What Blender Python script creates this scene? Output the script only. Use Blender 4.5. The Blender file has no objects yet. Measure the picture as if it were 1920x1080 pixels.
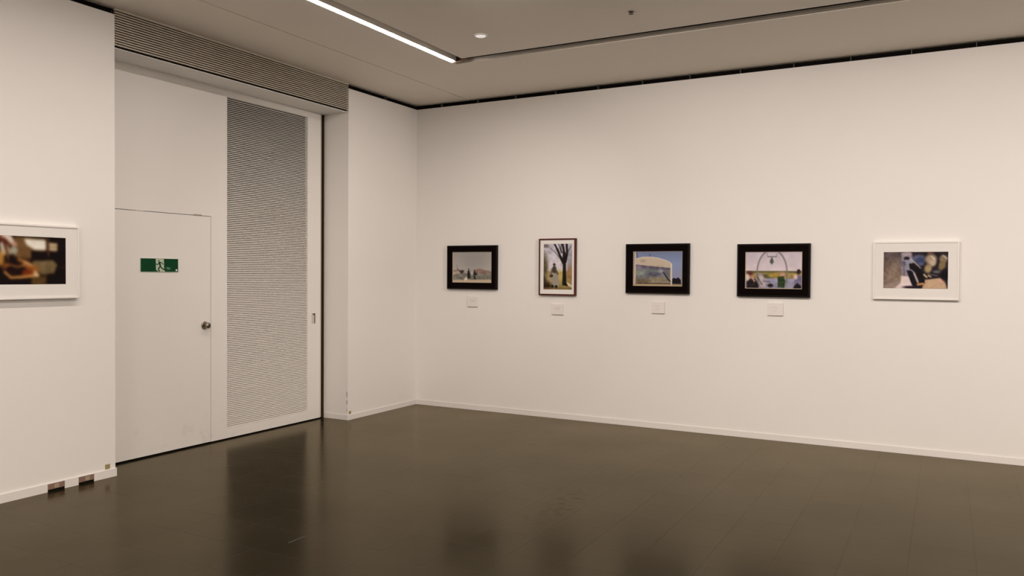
import bpy, bmesh, math
import numpy as np
from mathutils import Matrix, Vector

S = bpy.context.scene
C = S.collection

# ------------------------------------------------------------------ camera
FPX = 1495.5                      # focal length in pixels of the 1920 wide frame
R_ = Vector((0.8785247, 0.4776504, 0.0066656))
U_ = Vector((-0.0141819, 0.0121316, 0.9998258))
F_ = Vector((-0.4774864, 0.8784662, -0.0174319))
cam = bpy.data.cameras.new('camera')
cam.sensor_fit = 'HORIZONTAL'; cam.sensor_width = 36.0
cam.lens = FPX / 1920 * 36.0
cam.clip_start = 0.02; cam.clip_end = 100
camo = bpy.data.objects.new('camera', cam); C.objects.link(camo)
camo.matrix_world = Matrix(((R_.x, U_.x, -F_.x, 5.1528), (R_.y, U_.y, -F_.y, -7.2583),
                            (R_.z, U_.z, -F_.z, 1.45), (0, 0, 0, 1)))
S.camera = camo

# ------------------------------------------------------------------ world, exposure, lights
w = bpy.data.worlds.new('world'); S.world = w; w.use_nodes = True
w.node_tree.nodes['Background'].inputs[0].default_value = (0, 0, 0, 1)
w.node_tree.nodes['Background'].inputs[1].default_value = 0
S.view_settings.view_transform = 'Standard'
S.view_settings.look = 'None'
S.view_settings.gamma = 1.0
S.view_settings.exposure = 0.0
S.view_settings.use_curve_mapping = False

ZT, ZC = 3.2547, 3.2992           # top of the walls, underside of the ceiling
RX, RY = 10.2, -11.0              # far ends of the gallery room
Y1, Y2 = -3.6489, -1.1482         # opening in the left wall
LAMP = (1.0, 0.89, 0.82)
TUBE_W = 80.0

def spot(x, y, tx, ty, tz, watts, deg, blend=1.0, rad=.05):
    l = bpy.data.lights.new('fill_spot', 'SPOT'); l.energy = watts; l.color = LAMP
    l.spot_size = math.radians(deg); l.spot_blend = blend; l.shadow_soft_size = rad
    o = bpy.data.objects.new('fill_spot', l); C.objects.link(o)
    o.location = (x, y, ZC - .06)
    d = Vector((tx - x, ty - y, tz - (ZC - .06)))
    o.rotation_euler = d.to_track_quat('-Z', 'Y').to_euler()
    return o
for sx, wt in ((2.5, 76), (3.6, 94), (4.9, 118), (6.4, 150), (7.9, 160)):       # wall washers added out of view to light the back wall
    spot(sx, -3.6, sx + .1, 0, 1.62, wt, 83)
spot(5.6, -2.3, 0, -.75, 1.5, 290, 46)                                          # unseen spot added to brighten the corner by the doors

def panel(x, y, watts, size=.9):                       # unseen square area lights, added under the ceiling as general fill
    l = bpy.data.lights.new('fill_panel', 'AREA'); l.energy = watts; l.color = LAMP; l.shape = 'SQUARE'; l.size = size
    o = bpy.data.objects.new('fill_panel', l); C.objects.link(o); o.location = (x, y, ZC - .015)
for x, y, wt in ((3.4, -4.8, 54), (6.8, -4.8, 54), (3.4, -8.0, 68), (6.8, -8.0, 68)): panel(x, y, wt)

# ------------------------------------------------------------------ materials
def lin(c):
    c = c / 255.0
    return c / 12.92 if c <= .04045 else ((c + .055) / 1.055) ** 2.4
def srgb(r, g, b): return (lin(r), lin(g), lin(b), 1)
class N:
    def __init__(s, name):
        s.m = bpy.data.materials.new(name); s.m.use_nodes = True
        s.t = s.m.node_tree; s.b = s.t.nodes['Principled BSDF']
    def n(s, typ, **kw):
        x = s.t.nodes.new(typ)
        for k, v in kw.items(): setattr(x, k, v)
        return x
    def l(s, a, b): s.t.links.new(a, b)
    def set(s, **kw):
        for k, v in kw.items(): s.b.inputs[k.replace('_', ' ')].default_value = v
        return s
    def math(s, op, a, b=None, c=None, clamp=False):
        x = s.n('ShaderNodeMath', operation=op, use_clamp=clamp)
        for i, v in enumerate((a, b, c)):
            if v is None: continue
            if isinstance(v, (int, float)): x.inputs[i].default_value = v
            else: s.l(v, x.inputs[i])
        return x.outputs[0]
    def mix(s, f, a, b):
        x = s.n('ShaderNodeMix', data_type='RGBA')
        if isinstance(f, (int, float)): x.inputs[0].default_value = f
        else: s.l(f, x.inputs[0])
        for i, v in ((6, a), (7, b)):
            if isinstance(v, tuple): x.inputs[i].default_value = v
            else: s.l(v, x.inputs[i])
        return x.outputs[2]

def plain(name, col, rough=.5, metal=0., spec=.5):
    m = N(name); m.set(Base_Color=col, Roughness=rough, Metallic=metal, Specular_IOR_Level=spec)
    no = m.n('ShaderNodeTexNoise'); no.inputs['Scale'].default_value = 40
    tc = m.n('ShaderNodeTexCoord'); m.l(tc.outputs['Object'], no.inputs['Vector'])
    m.l(m.math('MULTIPLY_ADD', no.outputs['Fac'], .08, rough - .04), m.b.inputs['Roughness'])
    return m.m

def painted(name, col, rough=.6, var=.03, smudge=False, bump=.02):
    """matt wall paint with a very faint unevenness"""
    m = N(name); m.set(Roughness=rough, Specular_IOR_Level=.3)
    tc = m.n('ShaderNodeTexCoord')
    no = m.n('ShaderNodeTexNoise'); no.inputs['Scale'].default_value = .9; no.inputs['Detail'].default_value = 5
    m.l(tc.outputs['Object'], no.inputs['Vector'])
    dark = tuple(c * (1 - 2 * var) for c in col[:3]) + (1,)
    c = m.mix(no.outputs['Fac'], dark, col)
    if smudge:                                # scuffs on the lowest part of the doors
        n2 = m.n('ShaderNodeTexNoise'); n2.inputs['Scale'].default_value = 9; n2.inputs['Detail'].default_value = 6
        m.l(tc.outputs['Object'], n2.inputs['Vector'])
        sp = m.n('ShaderNodeSeparateXYZ'); m.l(tc.outputs['Object'], sp.inputs[0])
        low = m.math('SUBTRACT', 1.0, m.math('MULTIPLY', sp.outputs['Z'], 2.2), clamp=True)
        k = m.math('MULTIPLY', m.math('MULTIPLY', m.math('SUBTRACT', n2.outputs['Fac'], .60), 9.0, clamp=True), low, clamp=True)
        c = m.mix(m.math('MULTIPLY', k, .10), c, srgb(110, 98, 88))
    m.l(c, m.b.inputs['Base Color'])
    n3 = m.n('ShaderNodeTexNoise'); n3.inputs['Scale'].default_value = 180
    m.l(tc.outputs['Object'], n3.inputs['Vector'])
    bp = m.n('ShaderNodeBump'); bp.inputs['Strength'].default_value = bump; bp.inputs['Distance'].default_value = .002
    m.l(n3.outputs['Fac'], bp.inputs['Height']); m.l(bp.outputs[0], m.b.inputs['Normal'])
    return m.m

WHITE = (.86, .835, .80, 1)
M = {}
M['wall'] = painted('wall_paint', WHITE)
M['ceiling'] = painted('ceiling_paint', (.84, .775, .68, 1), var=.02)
M['door'] = painted('door_paint', (.84, .815, .775, 1), rough=.45, smudge=True)
M['base'] = painted('skirting_paint', (.82, .79, .76, 1), rough=.35, var=.02)
M['slat'] = plain('grille_enamel', (.55, .50, .41, 1), .45)
M['louvre'] = plain('louvre_enamel', (.90, .865, .81, 1), .5)
M['black'] = plain('matt_black', (.006, .005, .004, 1), .9, spec=.1)
M['void'] = plain('dark_void', (.012, .010, .007, 1), .9, spec=.1)
M['seal'] = plain('brown_rubber_seal', (.060, .038, .018, 1), .8, spec=.2)
M['trench'] = plain('trench_paint', (.60, .56, .50, 1), .6)
M['bframe'] = plain('black_frame_wood', (.0045, .0025, .0022, 1), .55, spec=.12)
M['bmat'] = plain('black_mount_board', (.004, .002, .002, 1), .9, spec=.05)
M['bevel'] = plain('cream_bevel', (.52, .42, .31, 1), .7)
M['rframe'] = plain('dark_red_frame_wood', (.085, .018, .015, 1), .5, spec=.2)
M['wframe'] = plain('white_frame_lacquer', (.84, .81, .77, 1), .4)
M['wmat'] = plain('white_mount_board', (.80, .775, .735, 1), .8)
M['card'] = plain('white_card', (.80, .755, .725, 1), .7)
M['cardshade'] = plain('card_shade', (.16, .13, .12, 1), .8)
M['ink'] = plain('pale_grey_ink', (.60, .55, .53, 1), .8)
M['green'] = plain('sign_green', (.003, .052, .018, 1), .6, spec=.12)
M['signwhite'] = plain('sign_pale_green', (.50, .56, .42, 1), .5)
M['signblur'] = plain('sign_mid_green', (.07, .17, .10, 1), .5)
M['steel'] = plain('worn_steel', (.30, .26, .21, 1), .35, metal=.9)
M['darksteel'] = plain('dark_bronze', (.06, .045, .03, 1), .4, metal=.7)
M['brass'] = plain('brass_plate', (.40, .32, .16, 1), .55, metal=.3)
M['copper'] = plain('brown_metal_plate', (.27, .17, .125, 1), .5, metal=.2)
M['coppl'] = plain('brown_metal_centre', (.42, .34, .25, 1), .5, metal=.2)
M['grey'] = plain('grey_bracket_metal', (.10, .10, .07, 1), .6)

m = N('lamp_tube'); m.set(Base_Color=(.9, .9, .9, 1)); m.b.inputs['Emission Color'].default_value = (*LAMP, 1)
m.b.inputs['Emission Strength'].default_value = TUBE_W; M['lamp'] = m.m
m = N('small_lamp_lens'); m.set(Base_Color=(.9, .88, .86, 1), Roughness=.3)
m.b.inputs['Emission Color'].default_value = (1, .93, .9, 1); m.b.inputs['Emission Strength'].default_value = .45  # weak emission stands in for light the dome catches
M['lens'] = m.m
m = N('dark_smudge'); m.set(Base_Color=(.56, .46, .42, 1), Roughness=.8); M['smudge'] = m.m

def floor_material():
    m = N('polished_dark_stone_tiles')
    tc = m.n('ShaderNodeTexCoord'); sp = m.n('ShaderNodeSeparateXYZ'); m.l(tc.outputs['Object'], sp.inputs[0])
    P = .303
    def joint(o, off):
        f = m.math('FRACT', m.math('DIVIDE', m.math('ADD', o, off), P))
        d = m.math('ABSOLUTE', m.math('SUBTRACT', f, .5))
        return m.math('MULTIPLY', m.math('SUBTRACT', d, .4925), 400.0, clamp=True)
    jx = joint(sp.outputs['X'], -4.40 + 40 * P); jy = joint(sp.outputs['Y'], 40 * P)
    j = m.math('MAXIMUM', jx, jy)
    # one tone per tile
    cx = m.math('FLOOR', m.math('DIVIDE', m.math('ADD', sp.outputs['X'], -4.40 + 40 * P), P))
    cy = m.math('FLOOR', m.math('DIVIDE', m.math('ADD', sp.outputs['Y'], 40 * P), P))
    cb = m.n('ShaderNodeCombineXYZ'); m.l(cx, cb.inputs[0]); m.l(cy, cb.inputs[1])
    wn = m.n('ShaderNodeTexWhiteNoise', noise_dimensions='3D'); m.l(cb.outputs[0], wn.inputs['Vector'])
    no = m.n('ShaderNodeTexNoise'); no.inputs['Scale'].default_value = 1.3; no.inputs['Detail'].default_value = 6
    m.l(tc.outputs['Object'], no.inputs['Vector'])
    fine = m.n('ShaderNodeTexNoise'); fine.inputs['Scale'].default_value = 60; fine.inputs['Detail'].default_value = 4
    m.l(tc.outputs['Object'], fine.inputs['Vector'])
    base = m.mix(no.outputs['Fac'], (.008, .006, .003, 1), (.017, .0135, .0075, 1))
    base = m.mix(m.math('MULTIPLY', wn.outputs['Value'], .22), base, (.026, .021, .012, 1))
    base = m.mix(m.math('MULTIPLY', j, .55), base, (.003, .0025, .0015, 1))
    # scuffed patch in the middle of the floor
    def blob(px, py, rx, ry):
        a = m.math('POWER', m.math('DIVIDE', m.math('SUBTRACT', sp.outputs['X'], px), rx), 2.0)
        b = m.math('POWER', m.math('DIVIDE', m.math('SUBTRACT', sp.outputs['Y'], py), ry), 2.0)
        return m.math('SUBTRACT', 1.0, m.math('ADD', a, b), clamp=True)
    n4 = m.n('ShaderNodeTexNoise'); n4.inputs['Scale'].default_value = 16; n4.inputs['Detail'].default_value = 5
    m.l(tc.outputs['Object'], n4.inputs['Vector'])
    sc = m.math('MULTIPLY', m.math('SUBTRACT', n4.outputs['Fac'], .48), 3.5, clamp=True)
    bl = m.math('MULTIPLY', blob(3.04, -2.75, .13, .55), sc, clamp=True)
    spots = m.math('MULTIPLY', m.math('SUBTRACT', m.math('MULTIPLY', n4.outputs['Fac'], 1.0), .70), 14.0, clamp=True)
    bl2 = m.math('MAXIMUM', bl, m.math('MULTIPLY', spots, .6))
    base = m.mix(m.math('MULTIPLY', bl2, .6), base, (.004, .003, .002, 1))
    r = m.math('MULTIPLY_ADD', no.outputs['Fac'], .10, .15)
    r = m.math('ADD', r, m.math('MULTIPLY', j, .10)); r = m.math('ADD', r, m.math('MULTIPLY', bl2, .12))
    bp = m.n('ShaderNodeBump'); bp.inputs['Strength'].default_value = .05; bp.inputs['Distance'].default_value = .001
    m.l(fine.outputs['Fac'], bp.inputs['Height'])
    df = m.n('ShaderNodeBsdfDiffuse'); m.l(base, df.inputs['Color'])
    gl = m.n('ShaderNodeBsdfAnisotropic'); gl.inputs['Color'].default_value = (1, .885, .67, 1)   # aged amber floor wax
    m.l(r, gl.inputs['Roughness']); m.l(bp.outputs[0], gl.inputs['Normal'])
    fr = m.n('ShaderNodeFresnel'); fr.inputs['IOR'].default_value = 1.33
    wear = m.math('SUBTRACT', m.math('MULTIPLY_ADD', no.outputs['Fac'], .25, .72), m.math('MULTIPLY', m.math('MAXIMUM', m.math('MULTIPLY', j, .20), bl2), .30))
    mx = m.n('ShaderNodeMixShader'); m.l(m.math('MULTIPLY', fr.outputs[0], wear), mx.inputs[0])
    m.l(df.outputs[0], mx.inputs[1]); m.l(gl.outputs[0], mx.inputs[2])
    out = m.t.nodes['Material Output']; m.l(mx.outputs[0], out.inputs['Surface']); m.t.nodes.remove(m.b)
    return m.m
M['floor'] = floor_material()
m = N('pale_scratch'); m.set(Base_Color=(.06, .055, .045, 1), Roughness=.5); M['scratch'] = m.m

# ------------------------------------------------------------------ mesh helpers
def box(bm, x0, x1, y0, y1, z0, z1, bev=0):
    g = bmesh.ops.create_cube(bm, size=1)
    vs = g['verts']
    for v in vs:
        v.co = Vector(((x0 + x1) / 2 + v.co.x * (x1 - x0), (y0 + y1) / 2 + v.co.y * (y1 - y0), (z0 + z1) / 2 + v.co.z * (z1 - z0)))
    if bev:
        es = list({e for v in vs for e in v.link_edges})
        bmesh.ops.bevel(bm, geom=es, offset=bev, segments=2, affect='EDGES', profile=.5)
def obj(name, bm, mat, parent=None, smooth=False, loc=None):
    bmesh.ops.recalc_face_normals(bm, faces=bm.faces)
    me = bpy.data.meshes.new(name); bm.to_mesh(me); bm.free()
    if mat: me.materials.append(mat)
    if smooth:
        for p in me.polygons: p.use_smooth = True
    o = bpy.data.objects.new(name, me); C.objects.link(o)
    if parent: o.parent = parent
    if loc: o.location = loc
    return o
def boxes(name, bl, mat, parent=None, bev=0, **k):
    bm = bmesh.new()
    for b in bl: box(bm, *b, bev=bev)
    return obj(name, bm, mat, parent, **k)
def struct(o): o['kind'] = 'structure'; return o
def thing(name, label, cat, loc=(0, 0, 0), rz=0, group=None):
    o = bpy.data.objects.new(name, None); o.empty_display_size = .1; C.objects.link(o)
    o.location = loc; o.rotation_euler = (0, 0, rz); tag(o, label, cat, group); return o
def tag(o, label, cat, group=None):
    o['label'] = label; o['category'] = cat
    if group: o['group'] = group
    return o
def lathe(bm, prof, axis='z', seg=32, c=(0, 0, 0)):
    rings = []
    for r, h in prof:
        ring = []
        for i in range(seg):
            a = 2 * math.pi * i / seg
            p = (r * math.cos(a), r * math.sin(a), h) if axis == 'z' else (h, r * math.cos(a), r * math.sin(a))
            ring.append(bm.verts.new((p[0] + c[0], p[1] + c[1], p[2] + c[2])))
        rings.append(ring)
    for a, b in zip(rings, rings[1:]):
        for i in range(seg): bm.faces.new((a[i], a[(i + 1) % seg], b[(i + 1) % seg], b[i]))
    bm.faces.new(rings[0]); bm.faces.new(rings[-1])

# ------------------------------------------------------------------ the room
struct(boxes('floor', [(-.7, RX + .2, RY - .2, .2, -.1, 0)], M['floor']))
struct(boxes('wall_back', [(-.2, RX + .2, 0, .2, 0, ZT)], M['wall']))
SOF = 3.02
struct(boxes('wall_left', [(-.5, 0, RY, Y1, 0, ZT), (-.5, 0, Y2, .2, 0, ZT), (-.5, 0, Y1, Y2, SOF, SOF + .004),
                           (-.5, -.035, Y1, Y2, SOF + .012, ZC)], M['wall']))
struct(boxes('wall_right', [(RX, RX + .2, RY, .2, 0, ZC)], M['wall']))
struct(boxes('wall_front', [(-.5, RX + .2, RY - .2, RY, 0, ZC)], M['wall']))
struct(boxes('wall_behind_doors', [(-.56, -.5, Y1 - .1, Y2 + .1, 0, 3.3)], M['void']))
H = .022                                          # ceiling board thickness
A, B, D, E_ = 1.3225, 1.4730, -1.2757, -1.4210     # outer and inner lips of the light trench
A2, B2, D2, E2 = RX - A, RX - B, RY + 1.28, RY + 1.42
ceil = struct(boxes('ceiling', [(-.06, .6605, RY, .03, ZC, ZC + H), (.6695, A, RY, .03, ZC, ZC + H),
                         (A, RX + .05, D, .03, ZC, ZC + H), (A, RX + .05, RY, D2, ZC, ZC + H),
                         (A2, RX + .05, D2, D, ZC, ZC + H), (B, B2, E2, E_, ZC, ZC + H)], M['ceiling']))
struct(boxes('ceiling_void', [(-.6, RX + .2, RY - .2, .2, ZC + .12, ZC + .16), (.655, .675, RY, .03, ZC + .018, ZC + .03)], M['black'], ceil))
# upstands of the light trench: the part seen from below is painted, above it the void is dark
struct(boxes('trim_1', [(A - .02, A, RY + 1, D + .02, ZC + H, ZC + .075), (A - .02, A2, D, D + .02, ZC + H, ZC + .038),
                        (A2, A2 + .02, D2, D + .02, ZC + H, ZC + .075)], M['trench']))
# black shadow gap above the walls with its brackets
gap = struct(boxes('trim_2', [(-.2, RX + .2, .035, .2, ZT, ZC + .1), (-.5, -.035, RY, Y1, ZT, ZC + .1), (-.5, -.035, Y2, .2, ZT, ZC + .1),
                       (-.034, RX, .0, .036, ZT, ZT + .0015), (-.036, 0, RY, Y1, ZT, ZT + .0015), (-.036, 0, Y2, 0.0, ZT, ZT + .0015)], M['black']))
for k in range(21):
    boxes('rail_bracket', [(.3154 + k * .4568 - .0025, .3154 + k * .4568 + .0025, .004, .036, ZT + .0015, ZC)], M['grey'], gap)
boxes('rail_bracket', [(-.036, -.004, -.5453 - .0025, -.5453 + .0025, ZT + .0015, ZC)], M['grey'], gap)
for k in range(8):
    y = Y1 - .42 - k * .4568
    boxes('rail_bracket', [(-.036, -.004, y - .0025, y + .0025, ZT + .0015, ZC)], M['grey'], gap)

# skirting
def skirt(name, x0, x1, y0, y1):
    return struct(boxes(name, [(x0, x1, y0, y1, 0, .056)], M['base'], bev=.002))
skirt('baseboard_back', .008, RX, -.008, 0)
struct(boxes('baseboard_left', [(0, .010, RY, -4.1394, 0, .058), (0, .010, -4.0243, -3.9274, 0, .058), (0, .010, -3.8156, Y1 + .006, 0, .058),
                         (0, .010, -4.1394, -4.0243, .052, .058), (0, .010, -3.9274, -3.8156, .052, .058),
                         (0, .008, Y2 - .006, 0, 0, .052), (-.30, 0, Y2 - .006, Y2, 0, .052)], M['base'], bev=.0015))
# chipped mark on the corner of the opening
bm = bmesh.new()
import random
random.seed(4)
for z0, z1, wd in ((.225, .285, .010), (.150, .205, .008), (.08, .12, .004)):
    pts = []
    n = 10
    for i in range(n):
        a = 2 * math.pi * i / n
        pts.append(bm.verts.new((-.011 + wd * math.cos(a) * (.7 + .5 * random.random()), Y2 - .0008, (z0 + z1) / 2 + (z1 - z0) / 2 * math.sin(a) * (.7 + .5 * random.random()))))
    bm.faces.new(pts)
o = obj('trim_3', bm, M['smudge']); struct(o)

# ------------------------------------------------------------------ big sliding door with its louvre and escape door
DX = -.30                                         # face of the leaf
LY0, LY1, LZ0, LZ1 = -2.381, -1.390, .098, 2.958  # louvre opening
EY, EZ = -2.5560, 1.9165                          # edge and top of the escape door
d1 = struct(boxes('door_1', [
    (DX - .04, DX, -3.70, LY0, EZ + .0045, SOF),              # wall panel over the escape door
    (DX - .04, DX, EY + .0045, LY0, .012, EZ + .0045),        # narrow strip beside it
    (DX - .04, DX, LY0, LY1, .012, LZ0), (DX - .04, DX, LY0, LY1, LZ1, SOF),
    (DX - .04, DX, LY1, -1.2164, .012, SOF)], M['door']))
boxes('edge_strip', [(DX - .05, DX - .006, -1.2164, -1.193, .012, SOF)], M['trench'], d1)
boxes('seal', [(DX - .12, DX - .008, Y2 - .010, Y2 - .0002, 0, SOF - .001), (DX - .12, DX - .07, -1.30, Y2 - .010, 0, SOF - .001)], M['seal'], d1)
boxes('louvre_backing', [(DX - .07, DX - .045, LY0 - .02, LY1 + .02, LZ0 - .02, LZ1 + .02)], M['void'], d1)
bm = bmesh.new()
PITCH = .0162; z = LZ0 + .002
while z < LZ1 - .012:
    # thin blade that falls towards the room
    xa, xb = DX - .004, DX - .031
    za, zb, t = z, z + .0132, .0018
    vs = []
    for y in (LY0, LY1):
        vs.append([bm.verts.new((xa, y, za)), bm.verts.new((xa, y, za + t)), bm.verts.new((xb, y, zb + t)), bm.verts.new((xb, y, zb))])
    a, b = vs
    for i in range(4): bm.faces.new((a[i], a[(i + 1) % 4], b[(i + 1) % 4], b[i]))
    bm.faces.new(a); bm.faces.new(b)
    z += PITCH
obj('louvre', bm, M['louvre'], d1)
pl = boxes('finger_pull', [(DX + .0002, DX + .0012, -1.334, -1.284, .950, 1.052)], M['trench'], d1)
boxes('pull_recess', [(DX + .0012, DX + .002, -1.318, -1.286, 1.036, 1.050), (DX + .0012, DX + .002, -1.297, -1.286, .952, 1.036)], M['darksteel'], pl)

d2 = struct(boxes('door_2', [(DX - .04, DX - .0005, -3.70, EY, .014, EZ)], M['door']))
boxes('joint_shadow_strip', [(DX - .038, DX - .022, EY, EY + .0045, .014, EZ), (DX - .038, DX - .022, -3.70, EY + .0045, EZ, EZ + .0045)], M['seal'], d2)
boxes('floor_gap_shade', [(DX - .05, DX - .012, -3.70, -1.2, .001, .014)], M['black'], d2)  # black strip standing in for shade in the gap under the doors
boxes('hinge_plate', [(DX - .002, DX + .003, -2.7296, -2.6492, EZ - .001, EZ + .012)], M['coppl'], d2, bev=.001)
boxes('latch_mark', [(DX - .002, DX + .0015, -3.27, -3.20, EZ - .001, EZ + .006)], M['trench'], d2)
bm = bmesh.new()
lathe(bm, [(.0335, 0), (.0335, .006), (.030, .009), (.018, .010)], 'x', c=(DX - .001, -2.6193, 1.0033))
kb = obj('door_handle', bm, M['steel'], d2, smooth=False)
bm = bmesh.new()
lathe(bm, [(.012, .008), (.012, .022), (.020, .030), (.025, .042), (.024, .052), (.016, .058), (.004, .059)], 'x', c=(DX - .001, -2.6193, 1.0033))
obj('knob', bm, M['steel'], kb, smooth=True)
bm = bmesh.new()
lathe(bm, [(.007, .058), (.007, .0605)], 'x', seg=16, c=(DX - .001, -2.6193, 1.0033))
obj('keyhole', bm, M['black'], kb)

# ------------------------------------------------------------------ escape sign
SY0, SY1, SZ0, SZ1 = -3.2258, -2.885, 1.450, 1.5530
sg = thing('exit_sign', 'green escape sign plate with a pale running figure panel on the white door', 'sign', (DX, (SY0 + SY1) / 2, (SZ0 + SZ1) / 2))
W2, H2 = (SY1 - SY0) / 2, (SZ1 - SZ0) / 2
boxes('sign_plate', [(0, .004, -W2, W2, -H2, H2)], M['green'], sg)
boxes('sign_rim', [(0, .005, -W2 - .002, -W2, -H2 - .002, H2 + .002), (0, .005, W2, W2 + .002, -H2 - .002, H2 + .002),
                   (0, .005, -W2, W2, H2, H2 + .002), (0, .005, -W2, W2, -H2 - .002, -H2)], M['signwhite'], sg)
def poly(bm, pts, x, w=None):
    f = bm.faces.new([bm.verts.new((x, (-W2 + u * 2 * W2), (H2 - v * 2 * H2))) for u, v in pts])
    return f
def plate(name, polys, x, mat, par, th=.0008):
    bm = bmesh.new()
    for p in polys: poly(bm, p, x)
    g = bmesh.ops.extrude_face_region(bm, geom=bm.faces[:])
    for v in [e for e in g['geom'] if isinstance(e, bmesh.types.BMVert)]: v.co.x += th
    return obj(name, bm, mat, par)
plate('pictogram_panel', [[(.392, .02), (.608, .02), (.612, .66), (.64, .99), (.47, .99), (.40, .86)]], .004, M['signwhite'], sg)
def stroke(pts, wd):
    out = []
    for (x0, y0), (x1, y1) in zip(pts, pts[1:]):
        a = (2 * W2, 2 * H2); dx, dy = (x1 - x0) * a[0], (y1 - y0) * a[1]; L = math.hypot(dx, dy)
        nx, ny = -dy / L * wd / 2 / a[0], dx / L * wd / 2 / a[1]
        out.append([(x0 + nx, y0 + ny), (x1 + nx, y1 + ny), (x1 - nx, y1 - ny), (x0 - nx, y0 - ny)])
    return out
head = [[(.472 + .018 * math.cos(a), .17 + .06 * math.sin(a)) for a in [i * math.pi / 6 for i in range(12)]]]
plate('running_figure', head + stroke([(.484, .24), (.515, .60)], .015) + stroke([(.515, .60), (.56, .74), (.635, .86)], .010)
      + stroke([(.505, .62), (.455, .80), (.495, .98)], .010) + stroke([(.49, .27), (.545, .30), (.59, .44)], .007)
      + stroke([(.488, .30), (.44, .46), (.395, .40)], .007), .0048, M['green'], sg, .0004)
plate('pale_patch', [[(.66, .64), (.76, .64), (.80, .74), (.77, .84), (.70, .84)]], .004, M['signblur'], sg, .0003)  # paler green patch on the right part of the plate
bm = bmesh.new(); lathe(bm, [(.009, .004), (.007, .0075), (.002, .009)], 'x', seg=16, c=(0, -W2 + .955 * 2 * W2, H2 - .88 * 2 * H2))
obj('corner_spot', bm, M['wframe'], sg, smooth=True)  # white spot for the peeled corner of the plate

# ------------------------------------------------------------------ ventilation grille over the doors
gr = thing('ventilation_grille', 'long grey horizontal bar ventilation grille above the white doors', 'grille', (0, (Y1 + Y2) / 2, SOF + .012))
HL = (Y2 - Y1) / 2
bm = bmesh.new()
NB = 15; gp = (ZC - .004 - SOF - .014) / NB
for i in range(NB):
    z0 = .002 + i * gp + gp * .46
    box(bm, -.018, -.001, -HL + .001, HL - .001, z0, z0 + gp * .50)
obj('grille_bar', bm, M['slat'], gr)
boxes('grille_backing', [(-.033, -.026, -HL, HL, 0, ZC - SOF - .013)], M['black'], gr)
boxes('grille_frame', [(-.02, 0, -HL + .001, HL - .001, ZC - SOF - .017, ZC - SOF - .0135)], M['ceiling'], gr)

# ------------------------------------------------------------------ slot lamps in the ceiling trench
def slot_lamp(x, sgn, y0, y1, label):
    t = thing('ceiling_slot_lamp', label, 'ceiling light', (x, (y0 + y1) / 2, ZC), 0, 'slot lamps in the ceiling trench')
    L = (y1 - y0) / 2
    W = .046
    lo, hi = (.0015, W) if sgn > 0 else (-W, -.0015)
    boxes('lamp_body', [(lo, hi, -L, L, .0055, .058)], M['trench'], t)
    boxes('end_baffle', [(0 if sgn > 0 else -(B - A), B - A if sgn > 0 else 0, L + .004, L + .008, .0005, .058)], M['seal'], t)  # plate added to keep lamp light off the back trench face
    # shallow convex diffuser under the body, its far inner corner rounded
    bm = bmesh.new(); n = 8
    rows = [(-L, 1), (L - .05, 1), (L - .03, .96), (L - .015, .84), (L - .006, .66), (L - .001, .4)]
    rings = []
    for yy, f in rows:
        w_ = (W - .0045) * f
        ring = [bm.verts.new((sgn * (.003 + w_ * k / n), yy, .0055 - .0075 * math.sin(math.pi * k / n) * f)) for k in range(n + 1)]
        rings.append(ring)
    for a_, b_ in zip(rings, rings[1:]):
        for k in range(n): bm.faces.new((a_[k], a_[k + 1], b_[k + 1], b_[k]) if sgn > 0 else (a_[k + 1], a_[k], b_[k], b_[k + 1]))
    obj('diffuser', bm, M['lamp'], t, smooth=True)
    return t
slot_lamp(A, 1, D2 + .05, -1.345, 'long glowing white strip lamp in the ceiling slot by the left wall')
slot_lamp(A2, -1, D2 + .05, -1.345, 'long strip lamp in the ceiling slot along the right wall, unseen and added for its light')  # unseen lamp added to light the room from the right

# ------------------------------------------------------------------ ceiling fittings
cl = thing('ceiling_light', 'small round white light dome with an added weak glow on the ceiling near the bright slot corner', 'ceiling light', (1.961, -1.921, ZC))
bm = bmesh.new(); lathe(bm, [(.052, 0), (.052, -.006), (.044, -.009), (.040, -.006)], seg=36); obj('trim_ring', bm, M['wframe'], cl)
bm = bmesh.new(); lathe(bm, [(.040, -.003), (.039, -.009), (.030, -.014), (.015, -.017), (.003, -.018)], seg=36); obj('lens', bm, M['lens'], cl, smooth=True)
sp_ = thing('sprinkler', 'small dark round sprinkler head on the ceiling', 'sprinkler', (3.184, -1.910, ZC))
bm = bmesh.new(); lathe(bm, [(.020, 0), (.020, -.004), (.016, -.005)], seg=24); obj('collar', bm, M['darksteel'], sp_)
bm = bmesh.new(); lathe(bm, [(.006, -.004), (.006, -.014), (.017, -.015), (.017, -.017), (.003, -.018)], seg=24); obj('nozzle', bm, M['darksteel'], sp_)

# ------------------------------------------------------------------ sockets and plates low on the left wall
def plate_thing(y0, y1, label, pal):
    t = thing('floor_socket', label, 'socket', (0, (y0 + y1) / 2, 0), 0, 'socket plates in the left skirting')
    w = (y1 - y0) / 2 - .001
    boxes('under_shade', [(.0005, .008, -w, w, .001, .016)], M['black'], t)  # black strip under the plate stands in for the shadow below it
    boxes('cover_plate', [(.0005, .0105, -w, w, .016, .051)], M['copper'], t, bev=.001)
    boxes('centre_panel', [(.0105, .0118, -.014 + pal, .018 + pal, .020, .047)], M['coppl'], t)
    for s in (-1, 1):
        boxes('outlet', [(.0105, .0113, s * w * .62 - .007, s * w * .62 + .007, .028, .038)], M['copper'], t)
    return t
plate_thing(-4.1394, -4.0243, 'brown metal socket plate in the left skirting, the one farther from the doors', 0)
plate_thing(-3.9274, -3.8156, 'brown metal socket plate in the left skirting, the one nearer the doors', .004)
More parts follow.
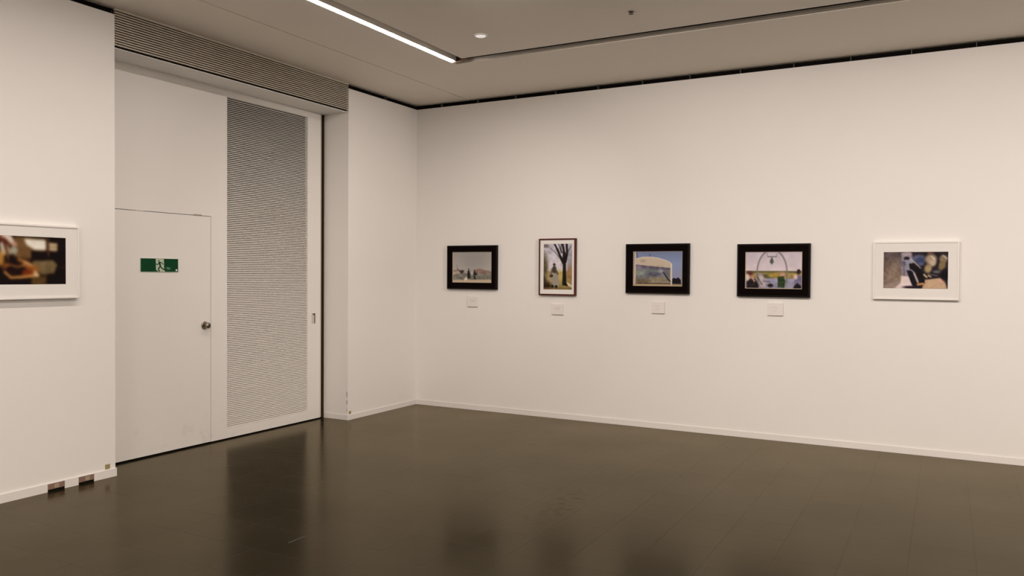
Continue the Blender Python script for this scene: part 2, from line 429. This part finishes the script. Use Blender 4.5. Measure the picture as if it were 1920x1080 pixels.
p = tag(boxes('wall_plate', [(0, .0025, -3.728, -3.6914, .062, .096)], M['brass'], bev=.0008), 'small square brass plate low on the wall left of the escape door', 'wall plate', 'brass plates low on the wall')
p = tag(boxes('wall_plate', [(0, .0025, -1.132, -1.100, .058, .087)], M['brass'], bev=.0008), 'small brass plate low on the wall right of the louvred door near the corner', 'wall plate', 'brass plates low on the wall')
bm = bmesh.new()
box(bm, 2.0755 - .003, 2.0755 + .003, -4.09, -3.96, 0, .0006)
o = obj('floor_scratch', bm, M['scratch']); tag(o, 'short pale scratch on the dark floor in front of the louvred door', 'scratch')

# ------------------------------------------------------------------ photographs: a small raster painter, stored as mesh colours
class Img:
    def __init__(s, w, h, col):
        s.w, s.h = w, h; s.a = np.zeros((h, w, 3)); s.a[:] = col
        s.U, s.V = np.meshgrid((np.arange(w) + .5) / w, (np.arange(h) + .5) / h)
        s.asp = w / h; s.rng = np.random.RandomState(7)
    def put(s, m, col):
        m = np.clip(m, 0, 1)[..., None]; s.a = s.a * (1 - m) + np.array(col, float) * m
    def ramp(s, v0, v1, c0, c1):
        t = np.clip((s.V - v0) / (v1 - v0), 0, 1)[..., None]
        m = ((s.V >= v0) & (s.V <= v1))[..., None]
        s.a = np.where(m, np.array(c0) * (1 - t) + np.array(c1) * t, s.a)
    def ell(s, u, v, ru, rv, col, soft=.15, rot=0, al=1):
        x = (s.U - u) * s.asp; y = s.V - v; c, n = math.cos(rot), math.sin(rot)
        X = (x * c + y * n) / (ru * s.asp); Y = (-x * n + y * c) / rv
        s.put(al * np.clip((1 - np.sqrt(X * X + Y * Y)) / soft + .5, 0, 1), col)
    def ring(s, u, v, ru, rv, wd, col, al=1):
        X = (s.U - u) / ru; Y = (s.V - v) / rv; d = np.abs(np.sqrt(X * X + Y * Y) - 1) * min(ru * s.asp, rv)
        s.put(al * np.clip((wd / 2 - d) / .012 + .5, 0, 1), col)
    def poly(s, pts, col, al=1, soft=.012):
        inside = np.zeros(s.U.shape, bool); dist = np.full(s.U.shape, 9.)
        n = len(pts)
        for i in range(n):
            x0, y0 = pts[i]; x1, y1 = pts[(i + 1) % n]
            c = ((y0 > s.V) != (y1 > s.V)) & (s.U < (x1 - x0) * (s.V - y0) / ((y1 - y0) or 1e-9) + x0)
            inside ^= c
            dist = np.minimum(dist, s.seg(x0, y0, x1, y1))
        s.put(al * np.clip(np.where(inside, dist, -dist) / soft + .5, 0, 1), col)
    def seg(s, x0, y0, x1, y1):
        a = s.asp; dx, dy = (x1 - x0) * a, y1 - y0; L = dx * dx + dy * dy or 1e-9
        t = np.clip(((s.U - x0) * a * dx + (s.V - y0) * dy) / L, 0, 1)
        return np.hypot((s.U - x0) * a - t * dx, (s.V - y0) - t * dy)
    def line(s, pts, w0, col, w1=None, al=1, soft=.012):
        w1 = w0 if w1 is None else w1; n = len(pts) - 1
        for i in range(n):
            wd = w0 + (w1 - w0) * (i + .5) / n
            s.put(al * np.clip((wd / 2 - s.seg(*pts[i], *pts[i + 1])) / soft + .5, 0, 1), col)
    def noise(s, amp, cell, region=None):
        g = s.rng.rand(s.h // cell + 3, s.w // cell + 3)
        y = np.arange(s.h) / cell; x = np.arange(s.w) / cell
        yi, xi = y.astype(int), x.astype(int); fy, fx = (y - yi)[:, None], (x - xi)[None]
        v = (g[yi][:, xi] * (1 - fy) * (1 - fx) + g[yi + 1][:, xi] * fy * (1 - fx) + g[yi][:, xi + 1] * (1 - fy) * fx + g[yi + 1][:, xi + 1] * fy * fx) - .5
        m = 1 if region is None else ((s.U > region[0]) & (s.V > region[1]) & (s.U < region[2]) & (s.V < region[3]))
        s.a = np.clip(s.a + (v * m)[..., None] * amp, 0, 255)
    def blur(s, n=1):
        for _ in range(n):
            p = np.pad(s.a, ((1, 1), (1, 1), (0, 0)), 'edge')
            s.a = (p[:-2, 1:-1] + p[2:, 1:-1] + p[1:-1, :-2] + p[1:-1, 2:] + 2 * p[1:-1, 1:-1]) / 6

def img_seaside():
    i = Img(120, 96, (172, 165, 158))
    i.ramp(0, .58, (166, 162, 158), (184, 176, 172))
    i.ell(.55, .25, .35, .4, (146, 143, 140), 1.2, al=.6)
    i.poly([(.55, .62), (.62, .56), (.70, .54), (.85, .60), (1, .64), (1, .72), (.55, .72)], (142, 118, 106))
    i.poly([(0, .60), (.10, .58), (.20, .60), (.30, .62), (.30, .70), (0, .70)], (150, 130, 118))
    i.poly([(0, .70), (1, .70), (1, .92), (0, .92)], (126, 124, 114))
    i.poly([(.14, .61), (.27, .59), (.30, .64), (.22, .72)], (72, 66, 60))
    i.line([(.10, .42), (.12, .60)], .014, (130, 118, 112)); i.line([(.12, .55), (.20, .68)], .03, (104, 92, 84))
    i.poly([(0, .66), (.14, .62), (.20, .70), (0, .76)], (196, 180, 166), .8)
    i.noise(40, 4, (0, .66, 1, .92)); i.noise(30, 9, (0, .6, 1, .92))
    i.poly([(0, .92), (1, .90), (1, 1), (0, 1)], (196, 178, 152))
    i.poly([(.38, .64), (.42, .58), (.45, .70), (.46, .86), (.38, .88)], (36, 34, 34)); i.ell(.415, .565, .014, .025, (58, 48, 42))
    i.poly([(.55, .60), (.60, .68), (.64, .72), (.58, .80), (.61, .90), (.56, .90), (.53, .76)], (42, 36, 34)); i.ell(.565, .60, .013, .024, (64, 52, 48))
    i.poly([(.30, .88), (.37, .80), (.38, .92), (.30, .95)], (226, 216, 204)); i.ell(.50, .70, .03, .06, (190, 182, 176), .6)
    for u in (.68, .78, .90): i.line([(u, .76), (u, .88)], .012, (86, 84, 78))
    i.line([(.47, .77), (1, .75)], .01, (160, 156, 146))
    i.blur(2); return i
def img_park():
    i = Img(72, 118, (203, 198, 210))
    i.ramp(0, .6, (196, 192, 206), (212, 206, 212)); i.noise(34, 9, (0, 0, 1, .6))
    i.ramp(.6, 1, (168, 150, 96), (140, 128, 70))
    i.ell(.02, .55, .14, .32, (92, 84, 62), .8); i.ell(.05, .90, .25, .16, (52, 40, 26), .7); i.ell(.95, .62, .13, .22, (150, 118, 80), .7)
    i.ell(.92, .30, .10, .22, (150, 148, 160), .8, al=.8); i.ell(.30, .72, .2, .14, (170, 150, 110), .8); i.ell(.60, .70, .16, .12, (190, 168, 96), .8)
    i.ell(.08, .05, .12, .04, (120, 110, 108), .9); i.ell(.20, .18, .10, .05, (176, 172, 186), .9)
    i.poly([(.80, .83), (1, .90), (1, .96), (.85, .90)], (214, 196, 166)); i.noise(26, 5)
    T = (26, 20, 18)
    i.poly([(.66, .90), (.68, .42), (.78, .42), (.80, .84), (.86, .92)], T)
    i.line([(.72, .45), (.60, .30), (.48, .12), (.38, 0)], .06, T, .03); i.line([(.70, .42), (.72, .20), (.66, 0)], .065, T, .035)
    i.line([(.76, .40), (.82, .20), (.80, 0)], .055, T, .04); i.line([(.58, .32), (.40, .18), (.22, .09)], .014, (70, 60, 60), .008)
    i.line([(.62, .2), (.52, 0)], .02, T, .01); i.line([(.82, .22), (.95, .05)], .014, (60, 52, 50)); i.line([(.66, .2), (.60, .1), (.62, 0)], .014, T)
    i.poly([(.34, .50), (.44, .50), (.52, .66), (.55, .82), (.54, .94), (.34, .92), (.28, .74)], (156, 146, 134))
    i.poly([(.34, .49), (.43, .49), (.48, .60), (.44, .64), (.33, .63), (.28, .58)], (66, 56, 50)); i.ell(.38, .455, .045, .03, (52, 40, 34))
    i.line([(.42, .54), (.50, .66)], .035, (92, 82, 68)); i.ell(.28, .70, .06, .03, (44, 34, 26)); i.line([(.30, .56), (.26, .68)], .03, (110, 92, 76))
    i.ell(.32, .93, .05, .035, (30, 24, 20)); i.ell(.45, .94, .05, .04, (34, 28, 24)); i.poly([(0, .955), (1, .955), (1, 1), (0, 1)], (120, 96, 66), .7)
    i.blur(1); return i
def img_booth():
    i = Img(140, 100, (128, 142, 178))
    i.ramp(0, .35, (118, 130, 164), (134, 150, 184)); i.ramp(.35, .9, (134, 150, 184), (146, 142, 166)); i.poly([(0, .93), (1, .93), (1, 1), (0, 1)], (150, 132, 104))
    i.poly([(.80, .80), (.84, .76), (.87, .79), (.92, .75), (.97, .82), (.98, .94), (.80, .94)], (18, 16, 20)); i.line([(.06, 0), (.08, .18)], .02, (70, 66, 84))
    i.line([(.34, .08), (.35, .16)], .02, (70, 66, 84)); i.line([(.2, .03), (.40, .10), (.7, .04)], .008, (104, 112, 142))
    top = [(.03, .30), (.06, .21), (.20, .165), (.36, .165), (.52, .20), (.66, .26), (.75, .32), (.79, .42)]
    i.poly(top + [(.79, .97), (.02, .97)], (196, 182, 162))
    i.poly([(.05, .38), (.30, .42), (.76, .48), (.76, .94), (.05, .92)], (112, 112, 116))
    i.ramp(2, 3, (0, 0, 0), (0, 0, 0))
    i.poly([(.05, .38), (.30, .42), (.76, .48), (.76, .54), (.40, .54), (.05, .48)], (102, 96, 114)); i.ell(.12, .46, .05, .06, (140, 122, 150), .7)
    i.ell(.12, .62, .10, .09, (138, 150, 140), .8); i.ell(.35, .58, .16, .08, (116, 124, 128), .8); i.ell(.56, .62, .07, .10, (150, 150, 158), .7); i.ell(.45, .66, .14, .06, (84, 84, 100), .8)
    i.poly([(.30, .80), (.45, .74), (.65, .75), (.75, .84), (.75, .92), (.30, .92)], (142, 132, 110)); i.ell(.18, .86, .15, .07, (110, 98, 76), .8)
    i.line([(.62, .60), (.70, .78), (.77, .88)], .035, (44, 42, 52)); i.noise(34, 7, (.05, .4, .76, .93))
    i.poly([(.14, .24), (.24, .24), (.25, .31), (.15, .31)], (156, 140, 134), .6); i.line([(.05, .935), (.77, .935)], .022, (34, 26, 22))
    i.line(top[1:], .028, (216, 202, 184)); i.line([(.78, .36), (.785, 1)], .036, (220, 210, 200)); i.line([(.035, 0), (.035, .22), (.02, .96)], .040, (206, 190, 160)); i.line([(.02, .965), (.78, .965)], .035, (178, 156, 120))
    i.blur(1); return i
def img_arch():
    i = Img(148, 98, (206, 194, 204))
    i.ramp(0, .52, (196, 186, 198), (216, 204, 210)); i.noise(18, 12, (0, 0, 1, .5))
    i.ramp(.52, .58, (84, 84, 58), (120, 112, 60)); i.ramp(.58, .72, (164, 142, 84), (150, 130, 84)); i.ramp(.72, 1, (158, 156, 184), (140, 138, 160))
    i.ell(.42, .66, .10, .06, (88, 84, 66), .6); i.ell(.62, .60, .12, .05, (176, 136, 96), .8); i.ell(.50, .64, .10, .05, (168, 146, 64), .8)
    i.ring(.475, .56, .265, .62, .030, (118, 112, 118))
    i.line([(.375, .02), (.40, .13), (.55, .13), (.56, .05)], .016, (132, 118, 124)); i.line([(.40, .13), (.55, .13)], .022, (96, 92, 92)); i.poly([(.455, .17), (.485, .17), (.51, .29), (.43, .29)], (76, 84, 78)); i.ell(.47, .31, .02, .03, (86, 90, 84)); i.line([(.47, .12), (.47, .2)], .015, (80, 84, 80))
    i.line([(.735, .5), (.74, .95)], .03, (120, 124, 104)); i.line([(.20, .55), (.22, .85)], .03, (116, 110, 108))
    i.poly([(.02, .80), (.10, .72), (.18, .74), (.24, .92), (.24, 1), (.02, 1)], (34, 26, 26)); i.ell(.10, .64, .05, .10, (176, 124, 108), .5); i.ell(.08, .58, .06, .06, (92, 56, 46), .6); i.ell(.03, .70, .04, .10, (206, 194, 180), .5); i.line([(.12, .7), (.16, .8)], .05, (190, 150, 132))
    i.poly([(.24, .66), (.31, .64), (.37, .80), (.36, .96), (.27, .96)], (184, 172, 172)); i.line([(.22, .68), (.30, .90)], .02, (70, 60, 66)); i.ell(.27, .62, .03, .04, (150, 150, 176), .6)
    i.poly([(.58, .68), (.68, .66), (.71, .78), (.70, .97), (.58, .97)], (40, 60, 34)); i.ell(.66, .60, .045, .055, (206, 162, 142), .4); i.ell(.64, .57, .05, .03, (168, 140, 104), .6); i.ell(.45, .92, .05, .05, (34, 26, 26), .5); i.line([(.33, .8), (.43, .82)], .03, (110, 96, 118))
    i.poly([(.88, .72), (.94, .62), (1, .64), (1, 1), (.86, 1)], (118, 112, 142)); i.ell(.945, .54, .035, .07, (40, 26, 28)); i.ell(.89, .68, .035, .07, (220, 190, 182), .5); i.poly([(.86, .94), (.92, .84), (.99, .92), (.99, 1), (.85, 1)], (28, 22, 30))
    i.noise(30, 5, (0, .55, 1, 1)); i.blur(3); return i
def img_seats():
    i = Img(152, 88, (104, 90, 86))
    q = lambda X, Y: ((X - 250) / 810, (Y - 288) / 467)
    P = lambda l: [q(*p) for p in l]
    i.ramp(0, 1, (84, 72, 74), (128, 108, 96)); i.ell(.17, .60, .16, .34, (138, 120, 104), 1, al=.8); i.noise(26, 5, (0, 0, .34, 1)); i.noise(30, 14, (0, 0, .34, 1))
    i.poly(P([(470, 288), (1060, 288), (1060, 760), (640, 760), (560, 560), (490, 400)]), (30, 24, 30), soft=.08)
    i.poly(P([(478, 300), (600, 295), (640, 420), (560, 600), (480, 560)]), (146, 136, 150), soft=.06)
    i.poly(P([(480, 590), (580, 600), (640, 720), (560, 740), (500, 755), (380, 755), (470, 680)]), (228, 210, 208), soft=.05)
    i.poly(P([(250, 755), (300, 700), (460, 650), (470, 680), (380, 755)]), (150, 134, 124), soft=.06)
    i.poly(P([(780, 640), (960, 615), (1030, 680), (1050, 755), (740, 755)]), (196, 166, 136), soft=.04); i.ell(*q(985, 650), .05, .05, (222, 176, 156), .7)
    i.ell(*q(545, 318), .08, .05, (170, 154, 160), .6); i.ell(*q(545, 372), .045, .045, (24, 18, 24), .6); i.ell(*q(512, 440), .035, .07, (80, 84, 104), .7)
    i.line(P([(505, 440), (520, 580)]), .045, (110, 104, 116)); i.line(P([(540, 400), (575, 470), (560, 520)]), .06, (150, 152, 168), al=.9); i.ell(*q(600, 400), .03, .06, (150, 158, 182), .7)
    i.ell(*q(700, 385), .10, .12, (104, 108, 134), .7); i.ell(*q(710, 400), .075, .10, (58, 66, 104), .6); i.ell(*q(720, 445), .05, .05, (84, 88, 120), .7)
    i.poly(P([(575, 440), (640, 430), (730, 520), (780, 690), (720, 705), (680, 600), (640, 540), (590, 520)]), (14, 8, 14))
    i.poly(P([(545, 520), (610, 530), (640, 600), (665, 720), (620, 715), (590, 640)]), (16, 10, 20)); i.line(P([(640, 555), (690, 670)]), .05, (186, 172, 170)); i.line(P([(600, 515), (640, 545)]), .03, (150, 152, 176))
    i.line(P([(600, 380), (720, 495)]), .022, (214, 196, 176)); i.line(P([(690, 700), (760, 690)]), .06, (190, 140, 92)); i.ell(*q(600, 735), .12, .035, (34, 22, 34), .7)
    i.ell(*q(850, 385), .085, .14, (168, 148, 124), .6); i.ell(*q(870, 430), .05, .09, (190, 170, 148), .7); i.ell(*q(815, 500), .055, .12, (166, 146, 108), .7, .3); i.line(P([(850, 345), (895, 385)]), .022, (232, 222, 206)); i.ell(*q(840, 305), .045, .03, (112, 74, 50), .6)
    i.ell(*q(1000, 380), .06, .11, (140, 122, 100), .6); i.ell(*q(985, 460), .05, .14, (128, 110, 74), .7, .3); i.line(P([(990, 335), (1045, 375)]), .022, (214, 204, 184)); i.ell(*q(920, 540), .06, .04, (92, 92, 104), .7)
    i.line(P([(765, 575), (800, 610)]), .04, (222, 196, 150)); i.line(P([(815, 585), (850, 605)]), .03, (226, 206, 170)); i.line(P([(820, 570), (930, 590)]), .02, (130, 120, 116)); i.ell(*q(1020, 580), .06, .16, (10, 6, 10), .5); i.line(P([(790, 625), (950, 605)]), .03, (20, 14, 20))
    i.noise(16, 4); i.blur(3); return i
def img_cafe():
    i = Img(136, 88, (22, 11, 6))
    q = lambda X, Y: (.09 + .91 * X / 605, (Y - 320) / 432)
    P = lambda l: [q(*p) for p in l]
    i.poly(P([(130, 320), (440, 340), (440, 440), (300, 520), (130, 540)]), (116, 88, 56), soft=.08)
    i.poly(P([(0, 320), (100, 320), (160, 400), (120, 420), (0, 340)]), (192, 152, 132)); i.poly(P([(30, 320), (110, 325), (125, 380), (90, 390)]), (222, 208, 196)); i.poly(P([(0, 330), (60, 350), (110, 410), (0, 400)]), (92, 48, 34))
    i.poly(P([(215, 345), (410, 348), (425, 440), (310, 440), (240, 400)]), (232, 228, 216)); i.line(P([(425, 330), (430, 450)]), .06, (70, 46, 28))
    i.poly(P([(445, 372), (525, 375), (522, 450), (442, 445)]), (196, 178, 146)); i.line(P([(450, 412), (520, 408)]), .02, (120, 96, 66))
    i.line(P([(20, 400), (40, 480)]), .08, (206, 196, 180)); i.line(P([(70, 410), (95, 480)]), .05, (188, 164, 140)); i.ell(*q(125, 450), .05, .08, (160, 160, 140), .6); i.line(P([(60, 410), (80, 540)]), .05, (120, 84, 50))
    i.ell(*q(10, 520), .05, .16, (176, 130, 62), .6); i.poly(P([(280, 450), (440, 455), (400, 530), (280, 530)]), (20, 9, 4)); i.poly(P([(420, 455), (455, 460), (440, 510)]), (96, 66, 44))
    i.poly(P([(290, 540), (480, 528), (525, 570), (490, 650), (380, 665), (300, 610)]), (122, 106, 76), soft=.03); i.ell(*q(440, 600), .05, .10, (98, 82, 54), .8, al=.6)
    i.ell(*q(190, 610), .24, .15, (150, 92, 44), .3, .1); i.ell(*q(150, 625), .15, .10, (30, 12, 6), .3, .05); i.ell(*q(150, 545), .12, .08, (26, 12, 8), .5); i.line(P([(110, 585), (170, 600), (230, 560)]), .02, (188, 146, 96))
    i.line(P([(170, 530), (250, 560), (300, 590)]), .07, (160, 108, 56)); i.line(P([(210, 545), (280, 580)]), .025, (216, 186, 140)); i.line(P([(45, 640), (100, 690), (200, 686), (330, 672)]), .045, (216, 160, 96)); i.poly(P([(310, 620), (360, 670), (340, 688), (300, 672)]), (222, 196, 156)); i.ell(*q(240, 640), .07, .05, (120, 50, 18), .5)
    i.poly(P([(280, 690), (420, 670), (420, 755), (280, 755)]), (92, 68, 34), soft=.05); i.line(P([(550, 600), (600, 590)]), .02, (96, 74, 44)); i.line(P([(585, 350), (590, 750)]), .04, (48, 22, 14), al=.6)
    i.noise(20, 6); i.blur(16); i.a = np.clip((i.a - 12) * 1.06, 4, 255); return i

pm = N('photo_print'); at = pm.n('ShaderNodeVertexColor', layer_name='print'); pm.l(at.outputs['Color'], pm.b.inputs['Base Color']); pm.set(Roughness=.55, Specular_IOR_Level=.12)
LIN = np.vectorize(lin)
def print_mesh(name, img, w, h, parent, yoff, cx=0, cz=0):
    nx, ny = img.w, img.h
    X, Z = np.meshgrid(np.linspace(-w / 2, w / 2, nx) + cx, np.linspace(h / 2, -h / 2, ny) + cz)
    co = np.stack([X, np.full_like(X, yoff), Z], -1).reshape(-1, 3)
    idx = np.arange(nx * ny).reshape(ny, nx)
    q = np.stack([idx[:-1, :-1], idx[1:, :-1], idx[1:, 1:], idx[:-1, 1:]], -1).reshape(-1, 4)
    me = bpy.data.meshes.new(name); me.from_pydata(co.tolist(), [], q.tolist())
    ca = me.color_attributes.new('print', 'FLOAT_COLOR', 'POINT')
    l = LIN(np.clip(img.a, 0, 255)).reshape(-1, 3)
    ca.data.foreach_set('color', np.concatenate([l, np.ones((len(l), 1))], 1).ravel().astype(np.float32))
    me.materials.append(pm.m)
    o = bpy.data.objects.new(name, me); C.objects.link(o); o.parent = parent
    return o
def rect_ring(bm, ox, oz, ix, iz, y0, y1, cx=0, cz=0, bev=0):
    """frame of four mitred bars; outer half sizes ox,oz, inner ix,iz, y0 (wall side) to y1 (room side, smaller)"""
    def loop(hx, hz, y, c): return [bm.verts.new((c[0] + sx * hx, y, c[1] + sz * hz)) for sx, sz in ((-1, -1), (1, -1), (1, 1), (-1, 1))]
    c0 = (0, 0); c1 = (cx, cz)
    L = [loop(ox, oz, y0, c0), loop(ox, oz, y1 + bev, c0), loop(ox - bev, oz - bev, y1, c0), loop(ix, iz, y1, c1), loop(ix, iz, y0, c1)]
    for a, b in zip(L, L[1:] + L[:1]):
        for k in range(4): bm.faces.new((a[k], a[(k + 1) % 4], b[(k + 1) % 4], b[k]))
def picture(label, x0, z0, x1, z1, p, fw, dep, fm, mm, img, bevel=None, loc=None, rz=0, group=None):
    """x0,z1 .. outer rectangle on the wall; p = print rectangle (x0,z0,x1,z1)"""
    if loc is None:                       # outline measured on the wall plane; the front face stands dep in front of it
        k = (7.2583 - dep) / 7.2583; X1 = x1    # on this side the side face is seen too
        fx = lambda v: 5.1528 + (v - 5.1528) * k
        fz = lambda v: 1.45 + (v - 1.45) * k
        x0, x1, z0, z1 = fx(x0), fx(x1), fz(z0), fz(z1); x1 = X1 if X1 < 5.15 else x1; p = (fx(p[0]), fz(p[1]), fx(p[2]), fz(p[3]))
    w, h = x1 - x0, z1 - z0; cx, cz = (x0 + x1) / 2, (z0 + z1) / 2
    t = thing('framed_photograph', label, 'picture', loc or (cx, 0, cz), rz, group)
    bm = bmesh.new(); rect_ring(bm, w / 2, h / 2, w / 2 - fw, h / 2 - fw, -.001, -dep, bev=.002); obj('frame', bm, fm, t)
    pw, ph = p[2] - p[0], p[3] - p[1]; px, pz = (p[0] + p[2]) / 2 - cx, (p[1] + p[3]) / 2 - cz
    bm = bmesh.new(); rect_ring(bm, w / 2 - fw, h / 2 - fw, pw / 2, ph / 2, -.004, -(dep - .006), px, pz); obj('mount', bm, mm, t)
    if bevel:
        b = bevel
        bm = bmesh.new()
        def loop(hx, hz, y): return [bm.verts.new((px + sx * hx, y, pz + sz * hz)) for sx, sz in ((-1, -1), (1, -1), (1, 1), (-1, 1))]
        a_, b_ = loop(pw / 2, ph / 2, -(dep - .0062)), loop(pw / 2 - b, ph / 2 - b, -(dep - .0122))
        for k in range(4): bm.faces.new((a_[k], a_[(k + 1) % 4], b_[(k + 1) % 4], b_[k]))
        obj('bevelled_edge', bm, M['bevel'], t)
        print_mesh('photo_print', img, pw - 1.6 * b, ph - 1.6 * b, t, -(dep - .0125), px, pz)
    else:
        print_mesh('photo_print', img, pw, ph, t, -(dep - .0075), px, pz)
    bm = bmesh.new(); box(bm, -w / 2 + fw * .6, w / 2 - fw * .6, -.004, -.001, -h / 2 + fw * .6, h / 2 - fw * .6); obj('back_board', bm, M['bmat'], t)
    return t
g = None
picture('black framed photo of figures by the sea, nearest the corner on the right wall', .403, 1.285, 1.041, 1.752, (.4717, 1.3562, .9565, 1.6835), .014, .036, M['bframe'], M['bmat'], img_seaside(), .005)
picture('upright dark red framed photo of a person walking beside a bare tree', 1.514, 1.238, 1.9375, 1.8110, (1.5672, 1.298, 1.8828, 1.757), .015, .034, M['rframe'], M['wmat'], img_park())
picture('black framed photo of a rounded cream booth window under blue sky', 2.4485, 1.2745, 3.0785, 1.7455, (2.5228, 1.3463, 3.0029, 1.6746), .014, .036, M['bframe'], M['bmat'], img_booth(), .005)
picture('black framed photo of people under an arch with a hanging bell', 3.506, 1.2630, 4.1315, 1.7325, (3.5769, 1.3363, 4.0606, 1.6622), .014, .036, M['bframe'], M['bmat'], img_arch(), .005)
picture('white framed photo of a dark leaning figure among seats, rightmost on the wall', 4.6215, 1.2630, 5.2480, 1.7380, (4.7003, 1.3541, 5.1686, 1.6521), .013, .036, M['wframe'], M['wmat'], img_seats())
# the one on the left wall faces +x: local x runs along +y
cy = (-3.9340 - .636 / 2)
picture('white framed dark brown photo of a hat and bright window, on the left wall', -.318, -.244, .318, .236, (-.237, -.1490, .2260, .1560), .013, .036, M['wframe'], M['wmat'], img_cafe(), loc=(0, cy, 1.509), rz=math.pi / 2)

def placard(x, z, wd, hg, label, rows):
    t = thing('placard', label, 'label card', (x, 0, z), 0, 'white caption cards under the pictures')
    boxes('card', [(-wd / 2, wd / 2, -.0115, -.0005, -hg / 2, hg / 2)], M['card'], t)
    boxes('card_shadow_strip', [(-wd / 2, wd / 2, -.011, -.0005, -hg / 2 - .002, -hg / 2)], M['cardshade'], t)  # dark strip below the card stands in for its shadow line
    for zz, a, b in rows:
        boxes('printed_line', [(-wd / 2 + a * wd, -wd / 2 + b * wd, -.0119, -.0115, hg / 2 - zz * hg - .0016, hg / 2 - zz * hg + .0016)], M['ink'], t)
R1 = [(.32, .28, .74), (.42, .2, .78), (.52, .3, .66)]
placard(.7369, 1.1547, .122, .108, 'white caption card under the black framed seaside photo', R1)
placard(1.7350, 1.0993, .125, .104, 'white caption card under the upright dark red framed photo', R1)
placard(2.7788, 1.1425, .124, .107, 'white caption card under the booth photo', [(.36, .22, .66), (.62, .3, .6)])
placard(3.8432, 1.1561, .130, .109, 'white caption card under the arch and bell photo', [(.36, .22, .72), (.62, .3, .6)])
